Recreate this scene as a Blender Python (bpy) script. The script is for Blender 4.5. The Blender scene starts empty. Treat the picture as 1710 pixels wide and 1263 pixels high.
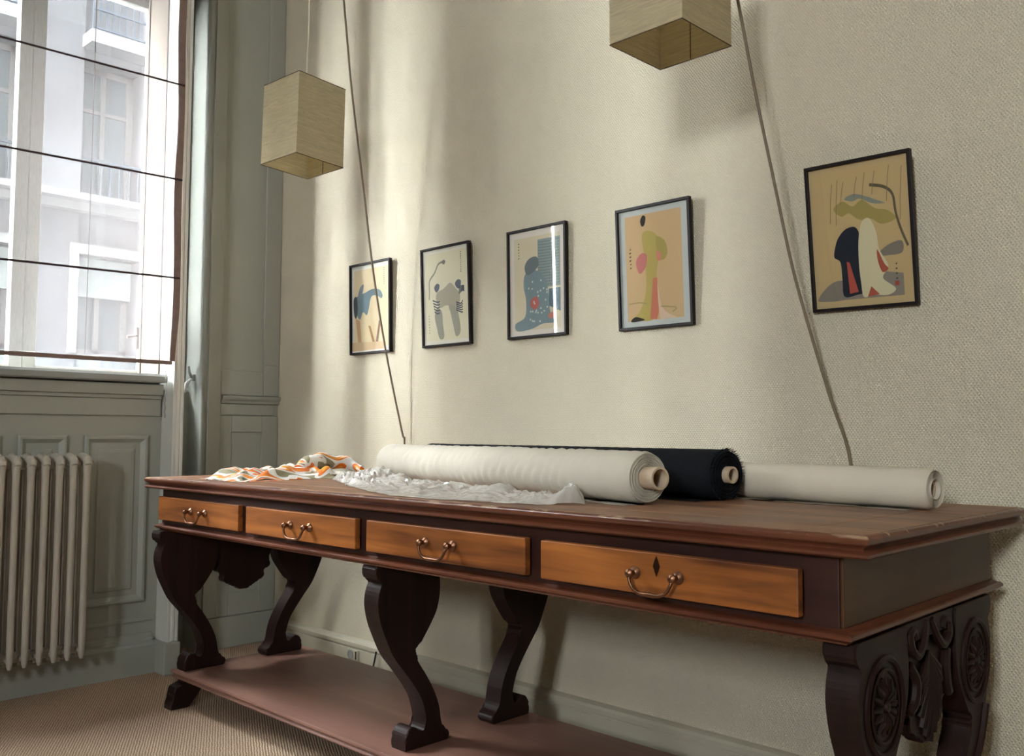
import bpy, bmesh, math, random
from mathutils import Vector, Matrix, noise
random.seed(7)
S = bpy.context.scene
COL = S.collection
PI = math.pi

# ------------------------------------------------------------------ camera
cam_d = bpy.data.cameras.new('camera'); cam = bpy.data.objects.new('camera', cam_d); COL.objects.link(cam)
cam_d.sensor_fit = 'HORIZONTAL'; cam_d.sensor_width = 36.0; cam_d.lens = 1528.78 / 1710 * 36.0
cam_d.clip_start = 0.02; cam_d.clip_end = 200
CX, CY, CZ = 3.8367, -2.3499, 0.9650
YAW, PITCH, ROLL = 0.770873, 0.060785, 0.004490
fw = Vector((-math.sin(YAW) * math.cos(PITCH), math.cos(YAW) * math.cos(PITCH), math.sin(PITCH)))
rt = Vector((math.cos(YAW), math.sin(YAW), 0)); up = rt.cross(fw)
r2 = math.cos(ROLL) * rt + math.sin(ROLL) * up; u2 = -math.sin(ROLL) * rt + math.cos(ROLL) * up
cam.matrix_world = Matrix(((r2.x, u2.x, -fw.x, CX), (r2.y, u2.y, -fw.y, CY), (r2.z, u2.z, -fw.z, CZ), (0, 0, 0, 1)))
S.camera = cam

# ------------------------------------------------------------------ sky, daylight portals, exposure
W = bpy.data.worlds.new('sky'); S.world = W; W.use_nodes = True
bg = W.node_tree.nodes['Background']; bg.inputs[0].default_value = (0.92, 0.96, 1.0, 1); bg.inputs[1].default_value = 60.0
def portal(name, y0, y1, z0, z1, x):
    l = bpy.data.lights.new(name, 'AREA'); l.shape = 'RECTANGLE'; l.size = z1 - z0; l.size_y = y1 - y0
    l.cycles.is_portal = True
    o = bpy.data.objects.new(name, l); COL.objects.link(o)
    o.location = (x, (y0 + y1) / 2, (z0 + z1) / 2); o.rotation_euler = (0, -PI / 2, 0)
portal('daylight_portal', -1.745, -0.375, 1.15, 3.02, -0.43)
portal('daylight_portal', -2.78, -2.02, 1.3, 3.2, -0.43)
l3 = bpy.data.lights.new('daylight_portal', 'AREA'); l3.shape = 'RECTANGLE'; l3.size = 0.7; l3.size_y = 0.9; l3.cycles.is_portal = True
o3 = bpy.data.objects.new('daylight_portal', l3); COL.objects.link(o3); o3.location = (4.55, -6.28, 2.45); o3.rotation_euler = (PI / 2, 0, 0)  # portal of the added fill window
S.view_settings.view_transform = 'Standard'; S.view_settings.look = 'None'
S.view_settings.gamma = 1.0; S.view_settings.use_curve_mapping = False
S.view_settings.exposure = 1.7

# ------------------------------------------------------------------ materials
def srgb(r, g, b):
    def c(v):
        v /= 255.0
        return v / 12.92 if v <= 0.04045 else ((v + 0.055) / 1.055) ** 2.4
    return (c(r), c(g), c(b), 1)
MATS = {}
class NT:
    def __init__(s, name):
        s.m = bpy.data.materials.new(name); s.m.use_nodes = True; s.t = s.m.node_tree
        s.b = s.t.nodes['Principled BSDF']; s.out = s.t.nodes['Material Output']; MATS[name] = s.m
    def n(s, typ, **kw):
        nd = s.t.nodes.new(typ)
        for k, v in kw.items():
            if hasattr(nd, k) and k not in nd.inputs.keys(): setattr(nd, k, v)
            else: nd.inputs[k].default_value = v
        return nd
    def l(s, a, b): s.t.links.new(a, b)
    def coord(s, scale=(1, 1, 1), rot=(0, 0, 0), kind='Object'):
        tc = s.n('ShaderNodeTexCoord'); mp = s.n('ShaderNodeMapping')
        mp.inputs['Scale'].default_value = scale; mp.inputs['Rotation'].default_value = rot
        s.l(tc.outputs[kind], mp.inputs[0]); return mp.outputs[0]
    def ramp(s, fac, stops, interp='LINEAR'):
        r = s.n('ShaderNodeValToRGB'); r.color_ramp.interpolation = interp
        while len(r.color_ramp.elements) < len(stops): r.color_ramp.elements.new(0.5)
        for e, (p, c) in zip(r.color_ramp.elements, stops): e.position = p; e.color = c
        s.l(fac, r.inputs[0]); return r.outputs[0]
    def bump(s, h, strength=0.3, dist=0.002):
        b = s.n('ShaderNodeBump'); b.inputs['Strength'].default_value = strength; b.inputs['Distance'].default_value = dist
        s.l(h, b.inputs['Height']); s.l(b.outputs[0], s.b.inputs['Normal']); return b
def lerp(c, k): return tuple(max(0, v * k) for v in c[:3]) + (1,)
def paint(name, col, rough=0.5, var=0.12, scale=6, bump=0.05, spec=0.5, metal=0.0):
    t = NT(name); nz = t.n('ShaderNodeTexNoise', Scale=scale, Detail=6.0); t.l(t.coord(), nz.inputs['Vector'])
    t.l(t.ramp(nz.outputs[0], [(0.3, lerp(col, 1 - var)), (0.7, lerp(col, 1 + var))]), t.b.inputs['Base Color'])
    t.b.inputs['Roughness'].default_value = rough; t.b.inputs['Specular IOR Level'].default_value = spec; t.b.inputs['Metallic'].default_value = metal
    if bump:
        n2 = t.n('ShaderNodeTexNoise', Scale=scale * 25, Detail=3.0); t.l(t.coord(), n2.inputs['Vector']); t.bump(n2.outputs[0], bump, 0.002)
    return t.m
def wood(name, dark, light, rough=0.35, scale=1.0, axis='x', spec=0.5, lo=0.25, hi=0.75):
    t = NT(name)
    sc = {'x': (1.2, 14, 14), 'y': (14, 1.2, 14), 'z': (14, 14, 1.2)}[axis]
    v = t.coord(tuple(k * scale for k in sc))
    n1 = t.n('ShaderNodeTexNoise', Scale=2.2, Detail=8.0, Distortion=0.6); t.l(v, n1.inputs['Vector'])
    n2 = t.n('ShaderNodeTexNoise', Scale=2.5, Detail=3.0); t.l(t.coord(), n2.inputs['Vector'])
    mx = t.n('ShaderNodeMath', operation='MULTIPLY_ADD'); t.l(n1.outputs[0], mx.inputs[0]); mx.inputs[1].default_value = 0.65
    ml = t.n('ShaderNodeMath', operation='MULTIPLY'); t.l(n2.outputs[0], ml.inputs[0]); ml.inputs[1].default_value = 0.4
    t.l(ml.outputs[0], mx.inputs[2])
    mid = tuple((a + b) / 2 for a, b in zip(dark, light))
    t.l(t.ramp(mx.outputs[0], [(lo, dark), (0.5, mid), (hi, light)]), t.b.inputs['Base Color'])
    rr = t.n('ShaderNodeMapRange'); rr.inputs['To Min'].default_value = rough - 0.08; rr.inputs['To Max'].default_value = rough + 0.14
    t.l(n2.outputs[0], rr.inputs[0]); t.l(rr.outputs[0], t.b.inputs['Roughness'])
    t.b.inputs['Specular IOR Level'].default_value = spec
    t.bump(n1.outputs[0], 0.12, 0.001)
    return t.m
def plain(name, col, rough=0.6, spec=0.3, metal=0.0):
    t = NT(name); t.b.inputs['Base Color'].default_value = col; t.b.inputs['Roughness'].default_value = rough
    t.b.inputs['Specular IOR Level'].default_value = spec; t.b.inputs['Metallic'].default_value = metal
    return t.m

# wallpaper: woven relief
def make_wallpaper():
    t = NT('wallpaper'); col = srgb(210, 200, 177)
    nz = t.n('ShaderNodeTexNoise', Scale=2.0, Detail=5.0); t.l(t.coord(), nz.inputs['Vector'])
    t.l(t.ramp(nz.outputs[0], [(0.3, lerp(col, 0.94)), (0.7, lerp(col, 1.04))]), t.b.inputs['Base Color'])
    t.b.inputs['Roughness'].default_value = 0.75; t.b.inputs['Specular IOR Level'].default_value = 0.25
    ds = t.n('ShaderNodeTexNoise', Scale=40.0, Detail=2.0); t.l(t.coord(), ds.inputs['Vector'])
    hs = []
    for a, sc in ((0.62, 46.0), (-0.62, 46.0)):
        w = t.n('ShaderNodeTexWave', wave_type='BANDS', bands_direction='X', Scale=sc, Distortion=3.0, Detail=2.0); w.inputs['Detail Scale'].default_value = 1.5
        t.l(t.coord((1, 1, 1), (0, a, 0)), w.inputs['Vector']); hs.append(w.outputs[1])
    m = t.n('ShaderNodeMath', operation='MULTIPLY'); t.l(hs[0], m.inputs[0]); t.l(hs[1], m.inputs[1])
    a = t.n('ShaderNodeMath', operation='MULTIPLY_ADD'); t.l(ds.outputs[0], a.inputs[0]); a.inputs[1].default_value = 0.5; t.l(m.outputs[0], a.inputs[2])
    t.bump(a.outputs[0], 0.75, 0.0036)
    return t.m
make_wallpaper()
def make_carpet():
    t = NT('carpet')
    v = t.coord((1, 1, 1), (0, 0, 0.5))
    w1 = t.n('ShaderNodeTexWave', wave_type='BANDS', bands_direction='X', Scale=38.0, Distortion=2.0, Detail=2.0)
    w2 = t.n('ShaderNodeTexWave', wave_type='BANDS', bands_direction='Y', Scale=38.0, Distortion=2.0, Detail=2.0)
    t.l(v, w1.inputs['Vector']); t.l(v, w2.inputs['Vector'])
    m = t.n('ShaderNodeMath', operation='MULTIPLY'); t.l(w1.outputs[1], m.inputs[0]); t.l(w2.outputs[1], m.inputs[1])
    nz = t.n('ShaderNodeTexNoise', Scale=160.0, Detail=3.0); t.l(t.coord(), nz.inputs['Vector'])
    a = t.n('ShaderNodeMath', operation='MULTIPLY_ADD'); t.l(nz.outputs[0], a.inputs[0]); a.inputs[1].default_value = 0.7; t.l(m.outputs[0], a.inputs[2])
    t.l(t.ramp(a.outputs[0], [(0.2, srgb(122, 98, 76)), (0.9, srgb(202, 178, 154))]), t.b.inputs['Base Color'])
    t.b.inputs['Roughness'].default_value = 0.95; t.b.inputs['Specular IOR Level'].default_value = 0.1
    t.bump(a.outputs[0], 0.7, 0.004)
make_carpet()
paint('panel_paint', srgb(158, 160, 150), 0.42, 0.04, 3, 0.04)
paint('white_paint', srgb(205, 205, 198), 0.4, 0.04, 4, 0.04)
paint('shutter_paint', srgb(104, 95, 84), 0.95, 0.05, 4, 0.04, 0.05)
paint('sill_paint', srgb(146, 150, 147), 0.4, 0.04, 4, 0.04)
paint('ceiling_paint', srgb(238, 236, 228), 0.8, 0.02, 3, 0.0)
paint('skirting_paint', srgb(178, 172, 152), 0.5, 0.06, 5, 0.05)
paint('radiator_paint', srgb(178, 171, 160), 0.38, 0.05, 9, 0.06)
paint('stone', srgb(90, 92, 95), 0.9, 0.10, 1.2, 0.2)
paint('stone_low_bounce', srgb(92, 90, 86), 0.9, 0.1, 1.2, 0.1)  # kept dark so the added outer walls bounce little light onto the facade
paint('asphalt', srgb(70, 71, 73), 0.9, 0.1, 2, 0.1)
paint('stone_trim', srgb(118, 119, 120), 0.9, 0.05, 2, 0.1)
paint('facade_shutter', srgb(150, 160, 160), 0.7, 0.06, 2, 0.0)
plain('facade_glass', srgb(92, 104, 110), 0.15, 0.6)
plain('facade_iron', srgb(70, 80, 90), 0.6)
paint('brown_trim', srgb(126, 106, 98), 0.8, 0.1, 40, 0.1)
plain('rod_dark', srgb(52, 36, 36), 0.6)
plain('white_plastic', srgb(225, 225, 220), 0.35)
plain('grey_plastic', srgb(150, 150, 145), 0.4)
plain('black_hole', srgb(22, 22, 22), 0.6)
wood('wood_top', srgb(84, 54, 38), srgb(152, 108, 76), 0.44, 0.8, 'x', 0.5, 0.33, 0.67)
wood('wood_edge', srgb(66, 32, 22), srgb(112, 64, 40), 0.3, 0.7, 'x', 0.5)
wood('wood_apron', srgb(34, 19, 18), srgb(66, 35, 27), 0.4, 0.7, 'x', 0.4)
wood('wood_end', srgb(48, 30, 18), srgb(86, 54, 28), 0.42, 0.7, 'y', 0.3)
wood('wood_drawer', srgb(74, 34, 14), srgb(170, 102, 44), 0.42, 0.9, 'x', 0.4, 0.34, 0.66)
wood('wood_leg', srgb(11, 7, 6), srgb(46, 23, 16), 0.5, 0.8, 'z', 0.25)
wood('wood_shelf', srgb(98, 68, 58), srgb(146, 106, 90), 0.4, 0.5, 'x', 0.5)
def wear_edge():
    m = MATS['wood_edge']; nt = m.node_tree; b = nt.nodes['Principled BSDF']; src = b.inputs['Base Color'].links[0].from_socket
    tc = nt.nodes.new('ShaderNodeTexCoord'); sp = nt.nodes.new('ShaderNodeSeparateXYZ'); nt.links.new(tc.outputs['Object'], sp.inputs[0])
    mr = nt.nodes.new('ShaderNodeMapRange'); mr.inputs['From Min'].default_value = .7985; mr.inputs['From Max'].default_value = .8025; nt.links.new(sp.outputs[2], mr.inputs[0])
    mp = nt.nodes.new('ShaderNodeMapping'); mp.inputs['Scale'].default_value = (14, 60, 60); nt.links.new(tc.outputs['Object'], mp.inputs[0])
    nz = nt.nodes.new('ShaderNodeTexNoise'); nz.inputs['Scale'].default_value = 1.0; nz.inputs['Detail'].default_value = 4.0; nt.links.new(mp.outputs[0], nz.inputs['Vector'])
    m2 = nt.nodes.new('ShaderNodeMapRange'); m2.inputs['From Min'].default_value = .57; m2.inputs['From Max'].default_value = .64; nt.links.new(nz.outputs[0], m2.inputs[0])
    mu = nt.nodes.new('ShaderNodeMath'); mu.operation = 'MULTIPLY'; nt.links.new(mr.outputs[0], mu.inputs[0]); nt.links.new(m2.outputs[0], mu.inputs[1])
    mx = nt.nodes.new('ShaderNodeMixRGB'); nt.links.new(mu.outputs[0], mx.inputs[0]); nt.links.new(src, mx.inputs[1]); mx.inputs[2].default_value = srgb(172, 142, 114); nt.links.new(mx.outputs[0], b.inputs['Base Color'])
wear_edge()
wood('frame_black', srgb(16, 12, 12), srgb(34, 23, 22), 0.45, 1.0, 'z', 0.25)
plain('brass', srgb(128, 92, 70), 0.38, 0.5, 1.0)
plain('brass_dark', srgb(60, 40, 26), 0.4, 0.5, 0.8)
paint('cardboard', srgb(196, 176, 150), 0.8, 0.08, 30, 0.1)
paint('cloth_white', srgb(200, 193, 178), 0.9, 0.03, 12, 0.25, 0.15)
paint('cloth_ivory', srgb(204, 194, 176), 0.85, 0.03, 12, 0.2, 0.2)
paint('cloth_black', srgb(20, 22, 26), 0.9, 0.12, 40, 0.4, 0.15)
paint('cable_brown', srgb(120, 104, 84), 0.6, 0.05, 30, 0.0)
paint('cable_cream', srgb(222, 212, 190), 0.5, 0.03, 30, 0.0)
plain('shade_rim', srgb(96, 76, 52), 0.7)
def make_shade():
    t = NT('shade_paper'); col = srgb(228, 217, 186)
    v = t.coord((5, 5, 60)); nz = t.n('ShaderNodeTexNoise', Scale=3.0, Detail=6.0, Distortion=1.2); t.l(v, nz.inputs['Vector'])
    c = t.ramp(nz.outputs[0], [(0.3, lerp(col, 0.82)), (0.7, lerp(col, 1.06))])
    t.l(c, t.b.inputs['Base Color']); t.b.inputs['Roughness'].default_value = 0.85; t.b.inputs['Specular IOR Level'].default_value = 0.15
    t.bump(nz.outputs[0], 0.6, 0.004)
    tr = t.n('ShaderNodeBsdfTranslucent'); t.l(c, tr.inputs[0])
    mx = t.n('ShaderNodeMixShader'); mx.inputs[0].default_value = 0.5
    t.l(t.b.outputs[0], mx.inputs[1]); t.l(tr.outputs[0], mx.inputs[2]); t.l(mx.outputs[0], t.out.inputs[0])
make_shade()
def make_sheer():
    t = NT('sheer_fabric')
    nz = t.n('ShaderNodeTexNoise', Scale=30.0, Detail=4.0); t.l(t.coord((1, 9, 1)), nz.inputs['Vector'])
    t.b.inputs['Base Color'].default_value = srgb(150, 144, 143); t.b.inputs['Roughness'].default_value = 0.9
    tl = t.n('ShaderNodeBsdfTranslucent'); tl.inputs[0].default_value = srgb(150, 144, 144)
    tp = t.n('ShaderNodeBsdfTransparent'); tp.inputs[0].default_value = (0.93, 0.92, 0.93, 1)
    a = t.n('ShaderNodeMixShader'); a.inputs[0].default_value = 0.55; t.l(t.b.outputs[0], a.inputs[1]); t.l(tl.outputs[0], a.inputs[2])
    b = t.n('ShaderNodeMixShader'); mr = t.n('ShaderNodeMapRange'); mr.inputs['To Min'].default_value = 0.48; mr.inputs['To Max'].default_value = 0.64
    t.l(nz.outputs[0], mr.inputs[0]); t.l(mr.outputs[0], b.inputs[0])
    t.l(a.outputs[0], b.inputs[1]); t.l(tp.outputs[0], b.inputs[2]); t.l(b.outputs[0], t.out.inputs[0])
make_sheer()
def make_glass(name, ior=1.5, tint=(0.97, 0.98, 0.98, 1)):
    t = NT(name); gl = t.n('ShaderNodeBsdfGlossy'); gl.inputs['Roughness'].default_value = 0.02
    tp = t.n('ShaderNodeBsdfTransparent'); tp.inputs[0].default_value = tint
    lw = t.n('ShaderNodeLayerWeight', Blend=0.5); pw = t.n('ShaderNodeMath', operation='POWER'); t.l(lw.outputs['Facing'], pw.inputs[0]); pw.inputs[1].default_value = 5.0
    r0 = ((ior - 1) / (ior + 1)) ** 2; fr = t.n('ShaderNodeMath', operation='MULTIPLY_ADD'); t.l(pw.outputs[0], fr.inputs[0]); fr.inputs[1].default_value = 1 - r0; fr.inputs[2].default_value = r0
    mx = t.n('ShaderNodeMixShader'); t.l(fr.outputs[0], mx.inputs[0]); t.l(tp.outputs[0], mx.inputs[1]); t.l(gl.outputs[0], mx.inputs[2])
    t.l(mx.outputs[0], t.out.inputs[0])
make_glass('glass'); make_glass('picture_glass', 1.36)
def make_plastic():
    t = NT('clear_plastic'); t.b.inputs['Base Color'].default_value = srgb(226, 222, 214); t.b.inputs['Roughness'].default_value = 0.12
    t.b.inputs['Specular IOR Level'].default_value = 0.8
    tp = t.n('ShaderNodeBsdfTransparent'); tp.inputs[0].default_value = (0.95, 0.95, 0.94, 1)
    mx = t.n('ShaderNodeMixShader'); mx.inputs[0].default_value = 0.42; t.l(t.b.outputs[0], mx.inputs[1]); t.l(tp.outputs[0], mx.inputs[2])
    t.l(mx.outputs[0], t.out.inputs[0])
make_plastic()
def make_print_cloth():
    t = NT('floral_cloth')
    v = t.coord((5, 2.6, 3), (0, 0, 0.25))
    w = t.n('ShaderNodeTexNoise', Scale=1.7, Detail=1.0, Distortion=1.6); t.l(v, w.inputs['Vector'])
    c = t.ramp(w.outputs[0], [(0.0, srgb(66, 72, 50)), (0.34, srgb(150, 142, 112)), (0.41, srgb(238, 236, 232)), (0.49, srgb(228, 120, 40)), (0.55, srgb(240, 168, 50)), (0.58, srgb(236, 234, 232)), (0.64, srgb(92, 96, 70)), (0.67, srgb(232, 140, 90)), (0.74, srgb(52, 52, 42))], 'CONSTANT')
    t.l(c, t.b.inputs['Base Color']); t.b.inputs['Roughness'].default_value = 0.6
make_print_cloth()

# ------------------------------------------------------------------ mesh helpers
def box(bm, x0, x1, y0, y1, z0, z1, bev=0.0, seg=2):
    vs = [bm.verts.new((x, y, z)) for x in (x0, x1) for y in (y0, y1) for z in (z0, z1)]
    idx = ((0, 1, 3, 2), (4, 6, 7, 5), (0, 4, 5, 1), (2, 3, 7, 6), (0, 2, 6, 4), (1, 5, 7, 3))
    fs = [bm.faces.new([vs[i] for i in f]) for f in idx]
    if bev:
        es = list({e for f in fs for e in f.edges})
        bmesh.ops.bevel(bm, geom=es, offset=bev, segments=seg, affect='EDGES', profile=0.5)
def prism(bm, poly, axis, a, b, bev=0.0, seg=2):
    """extrude a 2D outline; axis 'x': poly is (y,z); 'y': (x,z); 'z': (x,y)"""
    def P(p, t): return {'x': (t, p[0], p[1]), 'y': (p[0], t, p[1]), 'z': (p[0], p[1], t)}[axis]
    A = [bm.verts.new(P(p, a)) for p in poly]; B = [bm.verts.new(P(p, b)) for p in poly]; n = len(poly)
    f1 = bm.faces.new(A); f2 = bm.faces.new(B[::-1])
    for i in range(n): bm.faces.new((A[i], B[i], B[(i + 1) % n], A[(i + 1) % n]))
    if bev:
        es = list({e for f in (f1, f2) for e in f.edges})
        bmesh.ops.bevel(bm, geom=es, offset=bev, segments=seg, affect='EDGES', profile=0.5, clamp_overlap=True)
def loft(bm, x0, x1, y0, y1, prof):
    """mitred rectangular moulding; prof = [(inset, z)] from the top down, capped at both ends"""
    rings = []
    for d, z in prof:
        rings.append([bm.verts.new(p) for p in ((x0 + d, y0 + d, z), (x1 - d, y0 + d, z), (x1 - d, y1 - d, z), (x0 + d, y1 - d, z))])
    for a, b in zip(rings, rings[1:]):
        for i in range(4): bm.faces.new((a[i], b[i], b[(i + 1) % 4], a[(i + 1) % 4]))
    bm.faces.new(rings[0]); bm.faces.new(rings[-1][::-1])
def tube(bm, pts, r, n=8, caps=True, closed=False):
    pts = [Vector(p) for p in pts]; m = len(pts)
    rad = r if isinstance(r, (list, tuple)) else [r] * m
    rings = []; ref = None
    for i, p in enumerate(pts):
        if closed: t = pts[(i + 1) % m] - pts[i - 1]
        else: t = pts[min(i + 1, m - 1)] - pts[max(i - 1, 0)]
        t.normalize()
        if ref is None:
            ref = Vector((0, 0, 1)) if abs(t.z) < 0.9 else Vector((1, 0, 0))
        a = (ref - t * ref.dot(t)).normalized(); b = t.cross(a); ref = a
        rings.append([bm.verts.new(p + (a * math.cos(2 * PI * k / n) + b * math.sin(2 * PI * k / n)) * rad[i]) for k in range(n)])
    R = list(zip(rings, rings[1:])) + ([(rings[-1], rings[0])] if closed else [])
    for A, B in R:
        for k in range(n): bm.faces.new((A[k], A[(k + 1) % n], B[(k + 1) % n], B[k]))
    if caps and not closed:
        bm.faces.new(rings[0][::-1]); bm.faces.new(rings[-1])
def lathe(bm, prof, n=24, org=(0, 0, 0), axis='z'):
    """prof = [(r, h)]; revolved about axis through org"""
    rings = []
    for r, h in prof:
        ring = []
        for k in range(n if r > 1e-6 else 1):
            a = 2 * PI * k / n; u, v = r * math.cos(a), r * math.sin(a)
            p = {'z': (u, v, h), 'x': (h, u, v), 'y': (u, h, v)}[axis]
            ring.append(bm.verts.new((org[0] + p[0], org[1] + p[1], org[2] + p[2])))
        rings.append(ring)
    for A, B in zip(rings, rings[1:]):
        for k in range(n):
            a = [A[k % len(A)], A[(k + 1) % len(A)], B[(k + 1) % len(B)], B[k % len(B)]]
            q = []
            for v in a:
                if v not in q: q.append(v)
            if len(q) > 2: bm.faces.new(q)
def spline(pts, k=4, closed=False):
    n = len(pts); out = []
    rng = range(n if closed else n - 1)
    for i in rng:
        g = (lambda j: pts[j % n]) if closed else (lambda j: pts[max(0, min(n - 1, j))])
        p0, p1, p2, p3 = g(i - 1), g(i), g(i + 1), g(i + 2)
        for s in range(k):
            t = s / k
            out.append(tuple(0.5 * ((2 * b) + (c - a) * t + (2 * a - 5 * b + 4 * c - d) * t * t + (3 * b - a - 3 * c + d) * t ** 3) for a, b, c, d in zip(p0, p1, p2, p3)))
    if not closed: out.append(tuple(pts[-1]))
    return out
ROOT = {}
def worg(o):
    v = Vector((0, 0, 0))
    while o is not None: v += o.location; o = o.parent
    return v
def obj(name, bm, mat, parent=None, smooth=False, local=False, org=None):
    """link bm as one mesh object; coordinates are world ones unless local"""
    bmesh.ops.recalc_face_normals(bm, faces=bm.faces)
    me = bpy.data.meshes.new(name)
    shift = Vector((0, 0, 0))
    if parent is not None and not local: shift = worg(parent)
    if org is not None: shift = Vector(org)
    if shift.length > 0: bmesh.ops.translate(bm, vec=-shift, verts=bm.verts)
    bm.to_mesh(me); bm.free()
    for m in (mat if isinstance(mat, (list, tuple)) else [mat]): me.materials.append(MATS[m])
    if smooth:
        for p in me.polygons: p.use_smooth = True
        try: me.set_sharp_from_angle(angle=math.radians(38))
        except Exception: pass
    o = bpy.data.objects.new(name, me); COL.objects.link(o)
    if parent is not None: o.parent = parent
    if org is not None: o.location = Vector(org) - (worg(parent) if parent is not None else Vector((0, 0, 0)))
    return o
def thing(name, loc=(0, 0, 0), rz=0.0):
    o = bpy.data.objects.new(name, None); COL.objects.link(o); o.location = loc; o.rotation_euler = (0, 0, rz); o.empty_display_size = 0.1; return o
def tag(o, label=None, cat=None, group=None, kind=None):
    for k, v in (('label', label), ('category', cat), ('group', group), ('kind', kind)):
        if v: o[k] = v
    return o
def copy_of(o, parent, dloc=(0, 0, 0)):
    c = o.copy(); COL.objects.link(c); c.parent = parent; c.location = o.location + Vector(dloc); return c
def B(): return bmesh.new()

# ================================================================== THE ROOM
ZC = 3.4
bm = B(); box(bm, -0.45, 6.3, -6.3, 0.3, -0.1, 0.0); tag(obj('floor', bm, 'carpet'), 'brown woven carpet covering the whole floor', 'floor', kind='structure')
bm = B(); box(bm, -0.45, 6.3, -6.3, 0.3, ZC, ZC + 0.1); tag(obj('ceiling', bm, 'ceiling_paint'), 'plain off-white ceiling above the lamps', 'ceiling', kind='structure')
bm = B(); box(bm, -0.45, 6.3, 0.0, 0.3, 0.0, ZC); tag(obj('wall_back', bm, 'wallpaper'), 'cream woven-textured papered wall behind the long table', 'wall', kind='structure')
bm = B(); box(bm, 6.05, 6.3, -6.3, 0.0, 0.0, ZC); tag(obj('wall_right', bm, 'wallpaper'), 'cream papered wall at the far end of the room', 'wall', kind='structure')
W3X0, W3X1, W3Z0, W3Z1 = 4.2, 4.9, 2.0, 2.9
bm = B(); box(bm, -0.45, W3X0, -6.3, -6.05, 0.0, ZC); box(bm, W3X1, 6.05, -6.3, -6.05, 0.0, ZC); box(bm, W3X0, W3X1, -6.3, -6.05, 0.0, W3Z0); box(bm, W3X0, W3X1, -6.3, -6.05, W3Z1, ZC)
tag(obj('wall_front', bm, 'wallpaper'), 'cream papered wall opposite the row of prints', 'wall', kind='structure')

# window wall ---------------------------------------------------------
YR = -0.372                        # reveal of the window 1 embrasure (arris with the room wall x = 0)
EY0, EY1 = -1.748, YR              # embrasure of window 1
WY0, WY1 = -1.500, -0.643          # panelled wainscot that stands forward in the embrasure
XO = -0.45                         # outer face
W2Y0, W2Y1, W2Z0, W2Z1 = -2.78, -2.02, 1.3, 3.2
bm = B()
box(bm, XO, 0.0, YR, 0.0, 0, ZC)                           # wall beside the corner
box(bm, XO, -0.15, EY0, EY1, 0, 1.15)                      # below window 1
box(bm, XO, 0.0, EY0, EY1, 3.02, ZC)                       # above window 1
box(bm, XO, 0.0, W2Y1, EY0, 0, ZC)
box(bm, XO, 0.0, W2Y0, W2Y1, 0, W2Z0); box(bm, XO, 0.0, W2Y0, W2Y1, W2Z1, ZC)
box(bm, XO, 0.0, -6.05, W2Y0, 0, ZC)
wl = tag(obj('wall_left', bm, 'panel_paint'), 'grey-green panelled window wall with deep reveals', 'wall', kind='structure')
bm = B(); box(bm, 0.10, 0.16, WY0, WY1, 0, 1.16); obj('wainscot', bm, 'panel_paint', wl)
# posts at both ends of the wainscot
for y, s in ((WY1, 1), (WY0, -1)):
    bm = B(); ya, yb = sorted((y + s * .001, y + s * .046)); box(bm, 0.13, 0.262, ya, yb, 0, 3.06, .003)
    pr = [(0.262, y + s * .014), (0.268, y + s * .016), (0.270, y + s * .024), (0.265, y + s * .030), (0.268, y + s * .036), (0.268, y + s * .042), (0.262, y + s * .045)]
    prism(bm, pr, 'z', 0.13, 3.05); obj('post', bm, 'white_paint', wl)
    bm = B(); ya, yb = sorted((y - s * .018, y + s * .050)); box(bm, 0.161, 0.280, ya, yb, 0, 0.125, 0.005); obj('post_plinth', bm, 'panel_paint', wl)
# rounded arris of the reveal
bm = B(); tube(bm, [(-0.012, YR - .002, 0.0), (-0.012, YR - .002, 3.02)], 0.012, 12); obj('arris_bead', bm, 'panel_paint', wl, smooth=True)
# inner shutter leaf standing open between the window frame and the post
for yy in (-0.575, -1.545):
    for xa, xb in ((-.218, .03),):
        bm = B(); box(bm, xa, xb, yy - .010, yy + .010, 1.205, 3.01, .003)
        for x in (xa + .03, xb - .03): box(bm, x - .006, x + .006, yy - .016, yy - .009, 1.21, 3.0, .002)
        obj('shutter_leaf', bm, 'shutter_paint', wl)
# wainscot under window 1
def lathed_panel(y0, y1, z0, z1, x, parent):
    bm = B()
    def ring(d, dx): return [bm.verts.new(p) for p in ((x + dx, y0 + d, z0 + d), (x + dx, y1 - d, z0 + d), (x + dx, y1 - d, z1 - d), (x + dx, y0 + d, z1 - d))]
    rs = [ring(0, 0), ring(0, .010), ring(.006, .015), ring(.014, .015), ring(.022, .008), ring(.030, .002), ring(.052, .002), ring(.056, .007), ring(.07, .009)]
    for a, b in zip(rs, rs[1:]):
        for i in range(4): bm.faces.new((a[i], a[(i + 1) % 4], b[(i + 1) % 4], b[i]))
    bm.faces.new(rs[-1])
    return obj('panel', bm, 'panel_paint', parent)
for y0, y1 in ((-0.951, -0.698), (-1.190, -1.014), (-1.445, -1.250)): lathed_panel(y0, y1, 0.285, 0.952, 0.16, wl)
bm = B(); box(bm, 0.16, 0.166, WY0, WY1 - 0.008, 0.205, 0.222, 0.002); obj('rail', bm, 'panel_paint', wl)
bm = B(); box(bm, 0.16, 0.172, WY0, WY1 - 0.008, 1.03, 1.10, 0.003); obj('rail', bm, 'panel_paint', wl)
bm = B(); box(bm, 0.16, 0.195, WY0, WY1 - 0.01, 1.115, 1.16, 0.003); box(bm, 0.16, 0.182, WY0, WY1 - 0.01, 1.10, 1.115, 0.002); obj('rail', bm, 'panel_paint', wl)
bm = B(); pr = [(0.16, 0), (0.195, 0), (0.195, 0.112), (0.188, 0.122), (0.178, 0.126), (0.176, 0.138), (0.168, 0.143), (0.166, 0.156), (0.16, 0.158)]
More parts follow.
